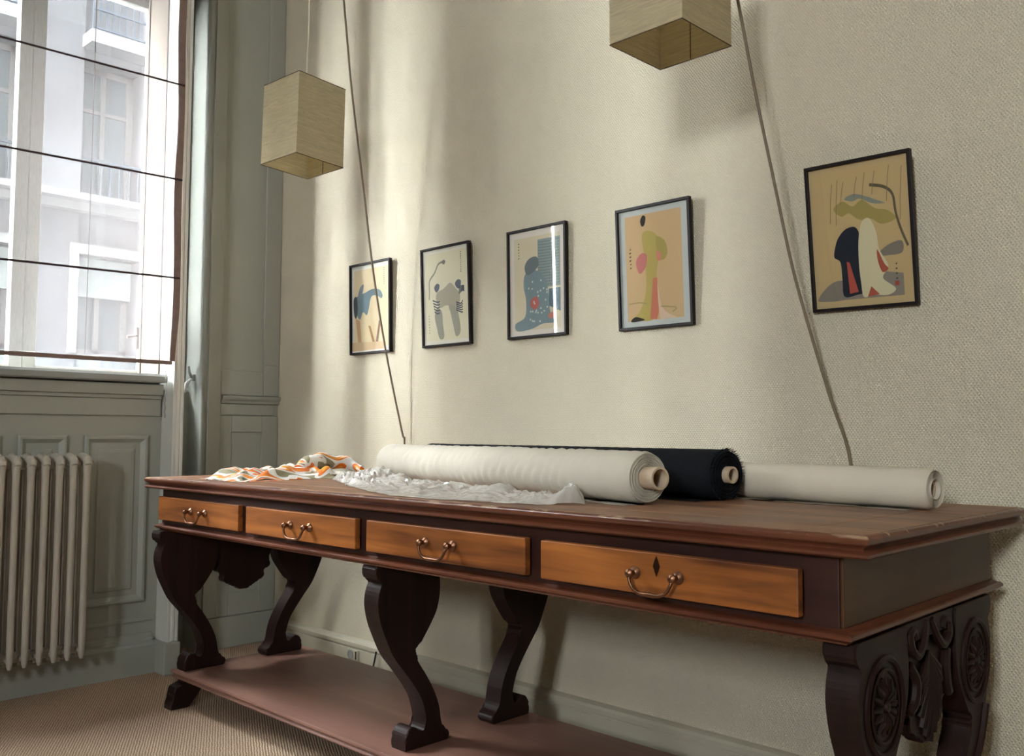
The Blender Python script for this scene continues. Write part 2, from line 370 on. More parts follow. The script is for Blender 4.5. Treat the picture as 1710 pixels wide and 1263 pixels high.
prism(bm, pr, 'y', WY0 + 0.019, WY1 - 0.019); tag(obj('baseboard_left', bm, 'panel_paint'), 'tall grey-green plinth under the radiator', 'baseboard', kind='structure')
# recess panelling beside the corner
rw = wl
def strip(x1, y0, y1, z0, z1, bev=0.002, nm='rail'):
    bm = B(); box(bm, 0.0, x1, y0, y1, z0, z1, bev); return obj(nm, bm, 'panel_paint', rw)
strip(0.012, -0.362, -0.30, 0.14, ZC - .01, 0.002, 'stile'); strip(0.012, -0.085, -0.002, 1.28, ZC - .01, 0.003, 'stile')
strip(0.012, -0.299, -0.086, 1.135, 1.25, 0.003); strip(0.012, -0.085, -0.002, 1.135, 1.28, 0.003)
bm = B(); prism(bm, [(0, 1.095), (0.014, 1.098), (0.018, 1.108), (0.026, 1.116), (0.03, 1.124), (0.03, 1.130), (0.012, 1.134), (0, 1.134)], 'y', -0.299, -0.002); obj('chair_rail', bm, 'panel_paint', rw)
strip(0.01, -0.299, -0.03, 1.045, 1.094)
bm = B(); box(bm, 0, 0.008, -0.299, -0.242, 0.14, 1.04, .002); box(bm, 0, 0.008, -0.087, -0.002, 0.14, 1.04, .002); box(bm, 0, 0.008, -0.242, -0.087, 0.967, 1.04, .002); box(bm, 0, 0.008, -0.242, -0.087, 0.14, 0.24, .002); obj('panel_frame', bm, 'panel_paint', rw)
strip(0.014, -0.362, -0.002, 0.0, 0.136, 0.003, 'plinth')

# skirting of the papered wall
bm = B(); prism(bm, [(0, 0), (-0.034, 0), (-0.034, 0.012), (-0.028, 0.016), (-0.028, 0.068), (-0.024, 0.071), (-0.024, 0.074), (-0.03, 0.077), (-0.03, 0.092), (-0.024, 0.100), (-0.012, 0.104), (0, 0.106)], 'x', 0.015, 6.05)
tag(obj('baseboard_back', bm, 'skirting_paint'), 'low grooved skirting along the papered wall under the table', 'baseboard', kind='structure')

# ------------------------------------------------------------------ windows
def window(name, y0, y1, z0, z1, xf, label, fr=.05, st=.045, mid=0.09, latch=True, trans=None):
    w = thing(name, (xf, (y0 + y1) / 2, z0)); tag(w, label, 'window', kind='structure')
    bm = B(); box(bm, xf - .05, xf + .03, y0, y0 + fr, z0, z1, .003); box(bm, xf - .05, xf + .03, y1 - fr, y1, z0, z1, .003)
    if fr > .08:
        for q in (.3, .62): box(bm, xf + .03, xf + .045, y1 - fr * q - .014, y1 - fr * q, z0, z1, .003); box(bm, xf + .03, xf + .045, y0 + fr * q, y0 + fr * q + .014, z0, z1, .003)
    box(bm, xf - .05, xf + .03, y0 + fr, y1 - fr, z0, z0 + .05, .003); box(bm, xf - .05, xf + .03, y0 + fr, y1 - fr, z1 - .06, z1, .003); obj('frame', bm, 'shutter_paint' if fr > .08 else 'white_paint', w)
    yc = (y0 + y1) / 2
    for a, b in ((y0 + fr, yc), (yc, y1 - fr)):
        bm = B(); s1 = mid / 2 if b == yc else st; s0 = mid / 2 if a == yc else st
        box(bm, xf - .03, xf + .02, a, a + s0, z0 + .051, z1 - .061, .004); box(bm, xf - .03, xf + .02, b - s1, b, z0 + .051, z1 - .061, .004)
        box(bm, xf - .03, xf + .02, a + s0, b - s1, z0 + .051, z0 + .09, .004); box(bm, xf - .03, xf + .02, a + s0, b - s1, z1 - .11, z1 - .061, .004)
        c = obj('casement', bm, 'white_paint', w)
        bm = B(); box(bm, xf - .006, xf - .002, a + s0, b - s1, z0 + .09, z1 - .11); obj('pane', bm, 'glass', c)
    if latch:
        bm = B(); box(bm, xf + .02, xf + .045, -.600, -.560, 1.335, 1.435, .004); tube(bm, [(xf + .04, -.595, 1.395), (xf + .055, -.62, 1.39), (xf + .055, -.645, 1.385)], .006, 8); obj('latch', bm, 'brown_trim', w)
    return w
window('window_1', EY0 + .002, EY1 - .002, 1.15, 3.02, -0.25, 'tall two-casement window behind the sheer blind', .13, .06, .105)
window('window_2', W2Y0, W2Y1, W2Z0, W2Z1, -0.25, 'plain tall window further along the panelled wall', latch=False)
w3 = thing('added_fill_window', ((W3X0 + W3X1) / 2, -6.2, W3Z0)); tag(w3, 'added fill-light window in the unseen wall behind the camera', 'window', kind='structure')  # unseen opening added as fill for surfaces facing the room
bm = B(); xm = (W3X0 + W3X1) / 2
for a, b in ((W3X0, W3X0 + .06), (xm - .05, xm + .05), (W3X1 - .06, W3X1)): box(bm, a, b, -6.23, -6.16, W3Z0, W3Z1, .003)
for a, b in ((W3Z0, W3Z0 + .06), (W3Z1 - .06, W3Z1)): box(bm, W3X0 + .06, xm - .05, -6.23, -6.16, a, b, .003); box(bm, xm + .05, W3X1 - .06, -6.23, -6.16, a, b, .003)
obj('frame', bm, 'white_paint', w3)
for a, b in ((W3X0 + .06, xm - .05), (xm + .05, W3X1 - .06)):
    bm = B(); box(bm, a, b, -6.198, -6.194, W3Z0 + .06, W3Z1 - .06); obj('pane', bm, 'glass', w3)
bm = B(); prism(bm, [(-0.149, 1.165), (0.225, 1.165), (0.232, 1.17), (0.235, 1.19), (0.228, 1.2), (-0.149, 1.2)], 'y', WY0 + .002, WY1 - .012)
tag(obj('trim_1', bm, 'sill_paint'), 'pale grey window sill below the hem of the blind', 'window sill', kind='structure')

# ------------------------------------------------------------------ building across the street
def building():
    b = thing('apartment_building', (-8, 2.4, 0)); tag(b, 'pale stone apartment building across the street, seen through the sheer blind', 'building')
    XF = -8.0; y0, y1 = -3.2, 40.0; sp = 1.45; bays = [2.4 + sp * k for k in range(-3, 6)]
    rows = [(-2.0, -0.5), (1.95, 3.2), (3.97, 5.75), (6.95, 8.6)]
    bm = B()
    ed = sorted([y0] + [c + s * .39 for c in bays for s in (-1, 1)] + [y1])
    for a, c in zip(ed[::2], ed[1::2]): box(bm, XF - .6, XF, a, c, -5, 9.6)
    for c in bays:
        zz = [-5.0]
        for a, d in rows: zz += [a, d]
        zz.append(9.6)
        for a, d in zip(zz[::2], zz[1::2]): box(bm, XF - .6, XF - (.10 if a > 3 else 0.02), c - .39, c + .39, a, d)
    obj('facade_wall', bm, 'stone', b)
    for c in bays:
        for r, (a, d) in enumerate(rows):
            w0 = .39
            bm = B(); box(bm, XF - .42, XF - .36, c - w0, c - w0 + .08, a, d); box(bm, XF - .42, XF - .36, c + w0 - .08, c + w0, a, d); box(bm, XF - .42, XF - .36, c - .03, c + .03, a, d)
            box(bm, XF - .42, XF - .36, c - w0, c + w0, d - .08, d); box(bm, XF - .42, XF - .36, c - w0, c + w0, a, a + .08); box(bm, XF - .42, XF - .37, c - w0, c + w0, a + (d - a) * .66, a + (d - a) * .66 + .05)
            f = obj('window', bm, 'stone_trim', b)
            bm = B(); box(bm, XF - .41, XF - .40, c - w0 + .08, c + w0 - .08, a + .08, d - .08); obj('pane', bm, 'facade_glass', f)
            if r == 1:
                bm = B(); box(bm, XF - .02, XF + .04, c - w0 - .1, c - w0, a, d + .12); box(bm, XF - .02, XF + .04, c + w0, c + w0 + .1, a, d + .12); box(bm, XF - .02, XF + .04, c - w0, c + w0, d, d + .12); obj('surround', bm, 'stone_trim', b)
                bm = B(); box(bm, XF - .3, XF - .26, c - w0, c + w0, d - .5, d); obj('awning_box', bm, 'facade_shutter', b)
        for zb in (6.0,):
            bm = B(); box(bm, XF - .04, XF + .30, c - .42, c + .42, zb - .16, zb); obj('balcony', bm, 'stone_trim', b)
            bm = B()
            for k in range(10): y = c - .38 + .76 * k / 9; box(bm, XF + .22, XF + .235, y - .008, y + .008, zb, zb + .85)
            for z in (zb + .06, zb + .3, zb + .6, zb + .85): box(bm, XF + .215, XF + .24, c - .39, c + .39, z - .012, z + .012)
            obj('railing', bm, 'facade_iron', b)
        bm = B()
        for k in range(7): y = c - .36 + .72 * k / 6; box(bm, XF - .06, XF - .045, y - .008, y + .008, 3.97, 4.45)
        box(bm, XF - .065, XF - .04, c - .385, c + .385, 4.43, 4.46); obj('railing', bm, 'facade_iron', b)
    bm = B(); prism(bm, [(XF, 3.72), (XF + .06, 3.74), (XF + .08, 3.84), (XF + .16, 3.86), (XF + .16, 3.94), (XF, 3.96)], 'y', y0, y1); obj('cornice', bm, 'stone_trim', b)
    bm = B(); box(bm, XF - .6, XF + .25, y0, y1, 9.6, 9.9); obj('cornice', bm, 'stone_trim', b)
    bm = B(); box(bm, XF - .6, XF, y0, y1, 9.9, 30.0); obj('added_shading_height', bm, 'stone', b)  # unseen height added to cut the sky light on the facade
    bm = B(); box(bm, XF - .6, XF, -9.6, y0, -5, 7.6); box(bm, XF - .6, XF + .12, -9.6, y0, 7.6, 7.8); obj('added_sky_block', bm, 'stone', b)  # unseen low block added to keep bright sky out of the picture glass
building()
bm = B(); box(bm, -0.45, 6.3, -6.3, 0.3, ZC + 0.1, 30.0); box(bm, -0.45, 6.3, 0.3, 60.0, -5.0, 30.0); box(bm, -0.45, 6.3, -6.3, 0.3, -5.0, -0.1); box(bm, -0.45, 2.5, -40.0, -6.3, -5.0, 30.0)  # unseen mass and wing added to keep sky light off the facade
tag(obj('wall_sky_block', bm, 'stone_low_bounce'), 'dark stone outer walls and height of this building, added unseen to shade the facade opposite', 'wall', kind='structure')
bm = B(); box(bm, -12, -0.5, -40, 60, -5.2, -5.0); tag(obj('street', bm, 'asphalt'), 'grey street below the window', 'street', kind='structure')

# ------------------------------------------------------------------ roman blind
def blind():
    X = 0.285; y0, y1 = -1.52, -0.640
    t = thing('roman_blind', (X, (y0 + y1) / 2, 1.24)); tag(t, 'sheer pale roman blind with dark rods and a brown edge over the window', 'blind')
    bm = B(); nu, nv = 40, 60; vs = []
    for j in range(nv + 1):
        z = 1.255 + (3.0 - 1.255) * j / nv
        ph = ((z - 1.255 - .335) / .395)
        bulge = 0.006 * math.sin(PI * (ph % 1.0))
        row = []
        for i in range(nu + 1):
            y = y0 + (y1 - .03 - y0) * i / nu
            yy = y + (0.004 * math.sin(z * 9) if i == nu else 0)
            row.append(bm.verts.new((X + bulge + 0.003 * noise.noise(Vector((y * 6, z * 2, 0))), yy, z)))
        vs.append(row)
    for j in range(nv):
        for i in range(nu): bm.faces.new((vs[j][i], vs[j][i + 1], vs[j + 1][i + 1], vs[j + 1][i]))
    obj('sheer_panel', bm, 'sheer_fabric', t, smooth=True)
    bm = B(); vs = []
    for j in range(41):
        z = 1.25 + (3.0 - 1.25) * j / 40; w = 0.004 * math.sin(z * 9); d = .012 * max(0, 1 - (z - 1.25) * 5)
        vs.append([bm.verts.new((X + .002, y1 - .031 + w, z)), bm.verts.new((X + .003, y1 + w * .5 - d, z)), bm.verts.new((X, y1 + w * .5 - d, z)), bm.verts.new((X - .001, y1 - .031 + w, z))])
    for a, b in zip(vs, vs[1:]):
        for k in range(4): bm.faces.new((a[k], a[(k + 1) % 4], b[(k + 1) % 4], b[k]))
    obj('edge_band', bm, 'brown_trim', t)
    bm = B(); vs = []
    for j in range(2):      # added sheer strip that filters the light between the post and the shutter leaf
        vs.append([bm.verts.new((x, -.578 + .004 * math.sin(x * 90), 1.21 if j == 0 else 2.99)) for x in [.032 + .096 * i / 14 for i in range(15)]])
    for i in range(14): bm.faces.new((vs[0][i], vs[0][i + 1], vs[1][i + 1], vs[1][i]))
    obj('added_sheer_filter', bm, 'sheer_fabric', t, smooth=True)
    bm = B(); box(bm, X - .006, X + .008, y0, y1 - .025, 1.236, 1.252, .003); obj('hem_bar', bm, 'brown_trim', t)
    for z in (1.580, 1.985, 2.38, 2.78):
        bm = B(); tube(bm, [(X + .008, y0, z - .008), (X + .008, y1 - .005, z + .010)], .0042, 8); obj('rod', bm, 'rod_dark', t)
    for y in (-1.36, -1.0):
        bm = B(); tube(bm, [(X - .012, y, 1.26), (X - .012, y + .002, 2.0), (X - .012, y, 2.98)], .0016, 6); obj('lift_cord', bm, 'rod_dark', t)
    bm = B(); box(bm, X - .02, X + .02, y0, y1, 2.985, 3.019, .003); obj('headrail', bm, 'white_plastic', t)
    bm = B(); 
    for k in range(46):
        bmesh.ops.create_icosphere(bm, subdivisions=1, radius=.0028, matrix=Matrix.Translation((X - .012, y1 - .042 + .0015 * math.sin(k * .9), 1.232 - k * .0046)))
    obj('bead_chain', bm, 'grey_plastic', t, smooth=True)
blind()

# cleat for the blind cord on the reveal
def cleat():
    t = thing('cord_cleat', (-0.10, YR, 1.20)); tag(t, 'small pale lever-shaped cord cleat screwed to the window reveal', 'cord cleat')
    y = YR
    bm = B(); box(bm, -.110, -.090, y - .014, y + .001, 1.195, 1.228, .004); obj('base', bm, 'grey_plastic', t)
    bm = B(); tube(bm, [(-.099, y - .014, 1.214), (-.096, y - .028, 1.236), (-.094, y - .033, 1.264)], [.007, .007, .006], 10); obj('upper_horn', bm, 'grey_plastic', t, smooth=True)
    bm = B(); tube(bm, [(-.101, y - .014, 1.208), (-.107, y - .034, 1.184), (-.116, y - .040, 1.146)], [.006, .010, .008], 10); obj('lower_horn', bm, 'white_plastic', t, smooth=True)
cleat()

# ------------------------------------------------------------------ radiator
def radiator():
    t = thing('radiator', (0.27, -1.25, 0.125)); tag(t, 'grey column radiator under the window with upright tubes', 'radiator')
    proto = None
    for k in range(11):
        y = -0.998 - k * 0.0485
        if proto is None:
            bm = B()
            xs = (0.225, 0.275, 0.325)
            for x in xs:
                zb, ztop = 0.155, 0.862
                tube(bm, [(x, y, .135), (x, y, .150), (x, y, .20), (x, y, .5), (x, y, .80), (x, y, .845), (x, y, .866), (x, y, .878)], [.006, .0105, .0125, .0118, .0125, .0150, .0150, .008], 12)
            for z in (.165, .845):
                tube(bm, [(xs[0] - .004, y, z), (xs[1], y, z), (xs[2] + .002, y, z)], .0125, 10)
            tube(bm, [(xs[0], y, .858), (xs[1], y, .872), (xs[2], y, .860), (xs[2] + .012, y, .842)], [.014, .016, .017, .012], 10)
            proto = obj('section', bm, 'radiator_paint', t, smooth=True, org=(0.275, y, 0.5)); y0 = y
        else: copy_of(proto, t, (0, y - y0, 0))
    bm = B(); tube(bm, [(.275, -.975, .845), (.275, -1.505, .845)], .019, 12); obj('header_pipe', bm, 'radiator_paint', t, smooth=True)
    bm = B(); tube(bm, [(.275, -.975, .165), (.275, -1.505, .165)], .019, 12); obj('header_pipe', bm, 'radiator_paint', t, smooth=True)
    bm = B(); tube(bm, [(.275, -.985, .845), (.275, -.972, .845), (.275, -.968, .845), (.275, -.958, .845)], [.015, .015, .008, .006], 10); tube(bm, [(.275, -.962, .838), (.280, -.957, .856)], .004, 6); obj('bleed_valve', bm, 'radiator_paint', t, smooth=True)
    for y in (-1.07, -1.41):
        bm = B(); box(bm, .161, .30, y - .008, y + .008, .13, .148, .003); obj('bracket', bm, 'radiator_paint', t)
radiator()

# ================================================================== THE TABLE
TX0, TX1, TY0, TY1, TZ = 0.613, 3.225, -0.9105, -0.055, 0.805
def table():
    t = thing('library_table', ((TX0 + TX1) / 2, -0.5, 0)); tag(t, 'long carved dark wooden table with four drawers and scroll legs', 'table')
    # top
    bm = B(); loft(bm, TX0, TX1, TY0, TY1, [(.016, .8035), (.009, .8045), (.004, .8030), (.0005, .799), (0, .795), (.002, .791), (.007, .788), (.012, .785), (.014, .781), (.012, .7785), (.006, .777), (.002, .774), (.0015, .7705), (.004, .7675), (.010, .766), (.05, .766)])
    top = obj('tabletop', bm, 'wood_edge', t, smooth=True)
    a, e = 0.012, 0.13
    for x0, x1, y0, y1 in ((TX0 + e, TX1 - e, TY0 + a, TY0 + e), (TX0 + e, TX1 - e, TY0 + e, -0.49), (TX0 + e, TX1 - e, -0.49, TY1 - e), (TX0 + e, TX1 - e, TY1 - e, TY1 - a), (TX0 + a, TX0 + e, TY0 + a, TY1 - a), (TX1 - e, TX1 - a, TY0 + a, TY1 - a)):
        bm = B(); box(bm, x0 + .0006, x1 - .0006, y0 + .0006, y1 - .0006, .797, .8052, .0012, 1); obj('plank', bm, 'wood_top', top)
    # apron
    AX0, AX1, AY0, AY1 = 0.690, 3.160, -0.876, -0.125
    bm = B(); box(bm, AX0, AX1, AY0, AY1, .640, .768, .002); obj('apron', bm, 'wood_apron', t)
    bm = B(); box(bm, AX1 - .001, AX1 + .006, AY0 + .004, AY1 - .002, .646, .766, .002); obj('end_panel', bm, 'wood_end', t)
    bm = B(); loft(bm, AX0 - .022, AX1 + .026, AY0 - .017, AY1 + .018, [(.024, .6475), (.016, .6455), (.010, .642), (.004, .641), (.0, .637), (.0, .632), (.005, .628), (.012, .6255), (.014, .622), (.06, .621)]); obj('lower_moulding', bm, 'wood_edge', t, smooth=True)
    # drawers
    D = [(0.700, 1.249, 0.896, 0.990, .7015, False), (1.299, 1.856, 0.899, 1.596, .702, False), (1.905, 2.470, 0.900, 2.190, .704, False), (2.519, 3.102, 0.905, 2.816, .700, True)]
    for x0, x1, yo, hx, hz, key in D:
        yf = -yo
        bm = B(); box(bm, x0, x1, yf, yf + .018, .660, .7405, .0025); box(bm, x0 + .012, x1 - .012, yf + .018, -.874, .664, .735)
        d = obj('drawer', bm, 'wood_drawer', t)
        bm = B(); w = .049; yh = yf - .017
        for s in (-1, 1):
            px = hx + s * w
            lathe(bm, [(.0, .001), (.0115, .0), (.0125, -.003), (.010, -.006), (.0055, -.009), (.0050, -.014), (.0085, -.019), (.0085, -.024), (.004, -.028), (0, -.0285)], 16, (px, yf, hz), 'y')
        pts = spline([(hx - w, yh - .004, hz - .003), (hx - w + .003, yh - .007, hz - .014), (hx - w + .012, yh - .008, hz - .027), (hx - w + .027, yh - .008, hz - .034), (hx, yh - .008, hz - .0345), (hx + w - .027, yh - .008, hz - .034), (hx + w - .012, yh - .008, hz - .027), (hx + w - .003, yh - .007, hz - .014), (hx + w, yh - .004, hz - .003)], 4)
        n = len(pts); tube(bm, pts, [.0034 + .0017 * math.exp(-((i / (n - 1) - .5) / .12) ** 2) for i in range(n)], 10)
        obj('handle', bm, 'brass', d, smooth=True)
        if key:
            bm = B(); cz = .716; pl = [(hx - .0075, cz), (hx - .004, cz + .010), (hx, cz + .019), (hx + .004, cz + .010), (hx + .0075, cz), (hx + .004, cz - .010), (hx, cz - .019), (hx - .004, cz - .010)]
            prism(bm, pl, 'y', yf - .0015, yf + .001); obj('escutcheon', bm, 'brass_dark', d)
    # legs: S profile, drawn for the middle trestle (centre YM), mirrored for the back leg
    YM = -0.537
    blk = [(-.855, .6215), (-.876, .6215), (-.881, .612), (-.881, .598), (-.876, .588), (-.864, .583)]
    front = [(-.856, .577), (-.867, .552), (-.871, .517), (-.861, .471), (-.843, .429), (-.817, .379), (-.783, .338), (-.749, .296), (-.721, .255), (-.707, .215), (-.703, .188), (-.711, .168), (-.725, .168), (-.734, .179), (-.751, .185), (-.767, .176), (-.775, .155), (-.774, .126)]
    backl = [(-.628, .126), (-.618, .137), (-.622, .150), (-.640, .161), (-.650, .180), (-.658, .221), (-.673, .26), (-.701, .308), (-.731, .350), (-.740, .366), (-.738, .378), (-.747, .386), (-.741, .396), (-.729, .399), (-.71, .423), (-.689, .452), (-.669, .486), (-.659, .532), (-.660, .575), (-.664, .6215)]
    prof = blk + spline(front, 3) + spline(backl, 3)
    rel = [(y - YM, z) for y, z in prof]
    footp = [(-.255, .0965), (-.243, .092), (-.248, .082), (-.262, .079), (-.281, .074), (-.286, .062), (-.284, .050), (-.289, .047), (-.290, .040), (-.286, .036), (-.293, .028), (-.297, .014), (-.297, .0), (-.235, .0), (-.230, .008), (-.205, .030), (-.188, .058), (-.165, .078), (-.160, .0965)]
    for x0, x1, yc in ((.680, .740, -.565), (1.862, 1.922, YM), (3.122, 3.180, -.52)):
        for s in (1, -1):
            bm = B(); prism(bm, [(yc + s * y, z) for y, z in rel], 'x', x0, x1, .003, 1); leg = obj('leg', bm, 'wood_leg', t)
            bm = B(); pl = [(-.55 + s * y, z) for y, z in footp]; prism(bm, pl, 'x', x0 + .001, x1 - .003, .002, 1); obj('foot', bm, 'wood_leg', t)
            if x1 > 3:   # carved outer face of the end trestle
                cy, cz = yc + s * -.232, .500
                bm = B()
                for (r, h) in ((.082, .006), (.062, .004)):
                    tube(bm, [(x1 + .001, cy + r * math.cos(q) * .92, cz + r * math.sin(q)) for q in [2 * PI * k / 28 for k in range(28)]], h, 6, closed=True)
                obj('scroll_ring', bm, 'wood_leg', leg, smooth=True)
                bm = B()
                for k in range(14):
                    q = 2 * PI * k / 14; c, sn = math.cos(q), math.sin(q)
                    tube(bm, [(x1, cy + .010 * c, cz + .010 * sn), (x1 + .003, cy + .030 * c, cz + .030 * sn), (x1, cy + .050 * c, cz + .050 * sn)], [.003, .0075, .003], 6)
                lathe(bm, [(0, .010), (.008, .008), (.012, 0)], 12, (x1, cy, cz), 'x'); obj('rosette', bm, 'wood_leg', leg, smooth=True)
                bm = B()   # ridge that follows the S of the leg
                mid = [(-.325, .400), (-.297, .345), (-.262, .305), (-.222, .268), (-.195, .23), (-.183, .19)]
                tube(bm, [(x1 + .001, yc + s * (y + .02), z) for y, z in spline([(m[0] + .02, m[1]) for m in mid], 4)], .009, 8); obj('carved_ridge', bm, 'wood_leg', leg, smooth=True)
        # pendant between front and rear leg (end trestles only)
        if x0 < 1 or x1 > 3:
            pp = [(-.135, .6215), (-.128, .56), (-.108, .51), (-.100, .492), (-.106, .478), (-.110, .466), (-.102, .457), (-.082, .452), (-.079, .444), (-.086, .434), (-.078, .419), (-.055, .412), (-.045, .402), (-.030, .398), (-.015, .386)]
            pp = spline(pp, 3); pp = pp + [(-y, z) for y, z in pp[::-1]]
            pc = yc - .008
            bm = B(); prism(bm, [(pc + y, z) for y, z in pp], 'x', x0 + .012, x1 - .012, .003, 1); pen = obj('pendant', bm, 'wood_leg', t)
            if x1 > 3:
                xo = x1 - .012
                bm = B()   # palmette of fluted ribs
                for k in range(-5, 6):
                    q = k * .20; L = .165 - .010 * abs(k)
                    b0 = (xo + .004, pc, .555); e0 = (xo + .002, pc + math.sin(q) * L * .62, .555 - math.cos(q) * L)
                    m0 = (xo + .010, pc + math.sin(q) * L * .36, .555 - math.cos(q) * L * .55)
                    tube(bm, [b0, m0, e0], [.004, .008, .009], 8)
                obj('palmette', bm, 'wood_leg', pen, smooth=True)
                for s in (-1, 1):
                    bm = B(); pts = spline([(xo + .004, pc + s * .012, .615), (xo + .008, pc + s * .030, .585), (xo + .010, pc + s * .062, .560), (xo + .010, pc + s * .092, .572), (xo + .008, pc + s * .098, .597), (xo + .006, pc + s * .078, .605), (xo + .006, pc + s * .068, .590)], 5)
                    tube(bm, pts, .009, 8); obj('acanthus_scroll', bm, 'wood_leg', pen, smooth=True)
                    bm = B(); pts = spline([(xo + .004, pc + s * .095, .545), (xo + .009, pc + s * .075, .515), (xo + .009, pc + s * .082, .480), (xo + .005, pc + s * .100, .462)], 5)
                    tube(bm, pts, .010, 8); obj('acanthus_scroll', bm, 'wood_leg', pen, smooth=True)
        # rail that carries the trestle
        bm = B(); box(bm, x0 + .004, x1 - .004, yc - .31, yc + .31, .585, .6215, .002); obj('trestle_rail', bm, 'wood_leg', t)
    # shelf
    bm = B(); loft(bm, .662, 3.22, -.818, -.282, [(.006, .1255), (.002, .1245), (0, .121), (0, .116), (.004, .1125), (.008, .111), (.008, .106), (.004, .103), (.004, .099), (.010, .096), (.05, .096)]); obj('shelf', bm, 'wood_shelf', t, smooth=True)
table()

# ------------------------------------------------------------------ fabric rolls
def roll(label, end, ang, L, r, rc, mat, ripple, core_out, group=None, fringe=False, sheet=None):
    """end = contact point of the right-hand end on the table; the axis runs from there to the left"""
    t = thing('fabric_roll', (end[0], end[1], TZ + .0003), ang); tag(t, label, 'fabric roll', group)
    nu, nv = 150, 44; bm = B(); rows = []
    zc = r + .001
    def rad(x, a):
        s = -x / L
        v = r
        if ripple:
            amp = ripple * (0.25 + 0.75 * math.exp(-((s - .30) / .22) ** 2) + .35 * math.exp(-((s - .75) / .2) ** 2))
            ph = x * 150 + 5 * noise.noise(Vector((x * 7, math.cos(a), math.sin(a)))) + .9 * math.sin(a * 1.0)
            v += amp * (math.sin(ph) * .7 + noise.noise(Vector((x * 60, math.cos(a) * 1.6, math.sin(a) * 1.6))) * .9)
        v += .0012 * noise.noise(Vector((x * 4, math.cos(a), 3 + math.sin(a))))
        fl = -math.sin(a)     # flat where it lies on the table
        if fl > .9: v = min(v, r)
        edge = min(-x, L + x)
        if edge < .008: v -= (.008 - edge) * .5
        return v
    for i in range(nu + 1):
        x = -L * i / nu
        rows.append([bm.verts.new((x, rad(x, 2 * PI * k / nv) * math.cos(2 * PI * k / nv), zc + rad(x, 2 * PI * k / nv) * math.sin(2 * PI * k / nv))) for k in range(nv)])
    for A, Bq in zip(rows, rows[1:]):
        for k in range(nv): bm.faces.new((A[k], A[(k + 1) % nv], Bq[(k + 1) % nv], Bq[k]))
    obj('cloth', bm, mat, t, smooth=True, local=True)
    for x, s, nm in ((0, 1, 'end_layers'), (-L, -1, 'end_layers')):   # wound layers at both ends
        bm = B(); pr = []; m = 9
        for k in range(m):
            q = r - .004 - (r - .004 - rc) * k / m; q2 = r - .004 - (r - .004 - rc) * (k + 1) / m
            dx = random.uniform(.002, .006)
            pr += [(q, x - s * .002), (q - .0005, x + s * dx), (q2 + .0012, x + s * dx)]
        pr += [(rc, x - s * .02)]
        lathe(bm, pr, 36, (0, 0, zc), 'x'); obj(nm, bm, mat, t, smooth=True, local=True)
    bm = B(); rt_ = rc - .0006; ri = rt_ - .005
    lathe(bm, [(rt_, -L - .01), (rt_, core_out), (ri, core_out), (ri, -.25)], 28, (0, 0, zc), 'x')
    lathe(bm, [(ri, -.25), (0, -.25)], 28, (0, 0, zc), 'x'); obj('core_tube', bm, 'cardboard', t, smooth=True, local=True)
    if fringe:
        bm = B()
        for k in range(150):
            a = 2 * PI * k / 150 + random.uniform(-.02, .02); rr = r - random.uniform(0, .004); ln = random.uniform(.004, .010)
            if math.sin(a) < -.93: continue
            c, s = math.cos(a), math.sin(a); da = .012
            p = [(0, rr * math.cos(a - da), zc + rr * math.sin(a - da)), (0, rr * math.cos(a + da), zc + rr * math.sin(a + da)), (random.uniform(.003, .010), (rr + ln * .8) * c, zc + (rr + ln * .8) * s), (-.004, (rr + .001) * c, zc + (rr + .001) * s)]
            v = [bm.verts.new(q) for q in p]
            bm.faces.new(v[:3]); bm.faces.new((v[0], v[3], v[2])); bm.faces.new((v[1], v[2], v[3]))
        tag(obj('frayed_edge', bm, mat, t, local=True), kind='stuff')
    if sheet:
        x0, x1, y0, y1 = sheet
        bm = B(); n = 40; rows = []
        for i in range(n + 1):
            x = x0 + (x1 - x0) * i / n; row = []
            for k in range(5):
                f = k / 4; wob = .012 * noise.noise(Vector((x * 5, 1, 0))) * f
                row.append(bm.verts.new((x, y1 + (y0 - y1) * f + wob, .0008 + .004 * f * max(0, noise.noise(Vector((x * 9, f * 2, 2)))))))
            rows.append(row)
        for A, Bq in zip(rows, rows[1:]):
            for k in range(4): bm.faces.new((A[k], A[k + 1], Bq[k + 1], Bq[k]))
        ret = bmesh.ops.solidify(bm, geom=bm.faces[:], thickness=.0008); obj('loose_end', bm, mat, t, smooth=True, local=True)
    return t
roll('crinkled white fabric roll in front with a protruding cardboard core', (2.598, -.632), math.atan2(-.290, 1.262), 1.345, .060, .0265, 'cloth_white', .0034, .045, sheet=(-.30, .005, -.075, -.01))
roll('black fabric roll with a frayed edge between the two white rolls', (2.655, -.385), math.atan2(-.165, 1.26), 1.30, .0615, .021, 'cloth_black', .0004, .020, fringe=True, sheet=(-.35, -.01, -.10, -.01))
roll('smooth slim ivory fabric roll at the right end near the wall', (3.112, -.309), math.atan2(-.058, .492), 1.30, .0445, .0205, 'cloth_ivory', .0002, -.004, sheet=(-.62, -.03, -.062, -.01))

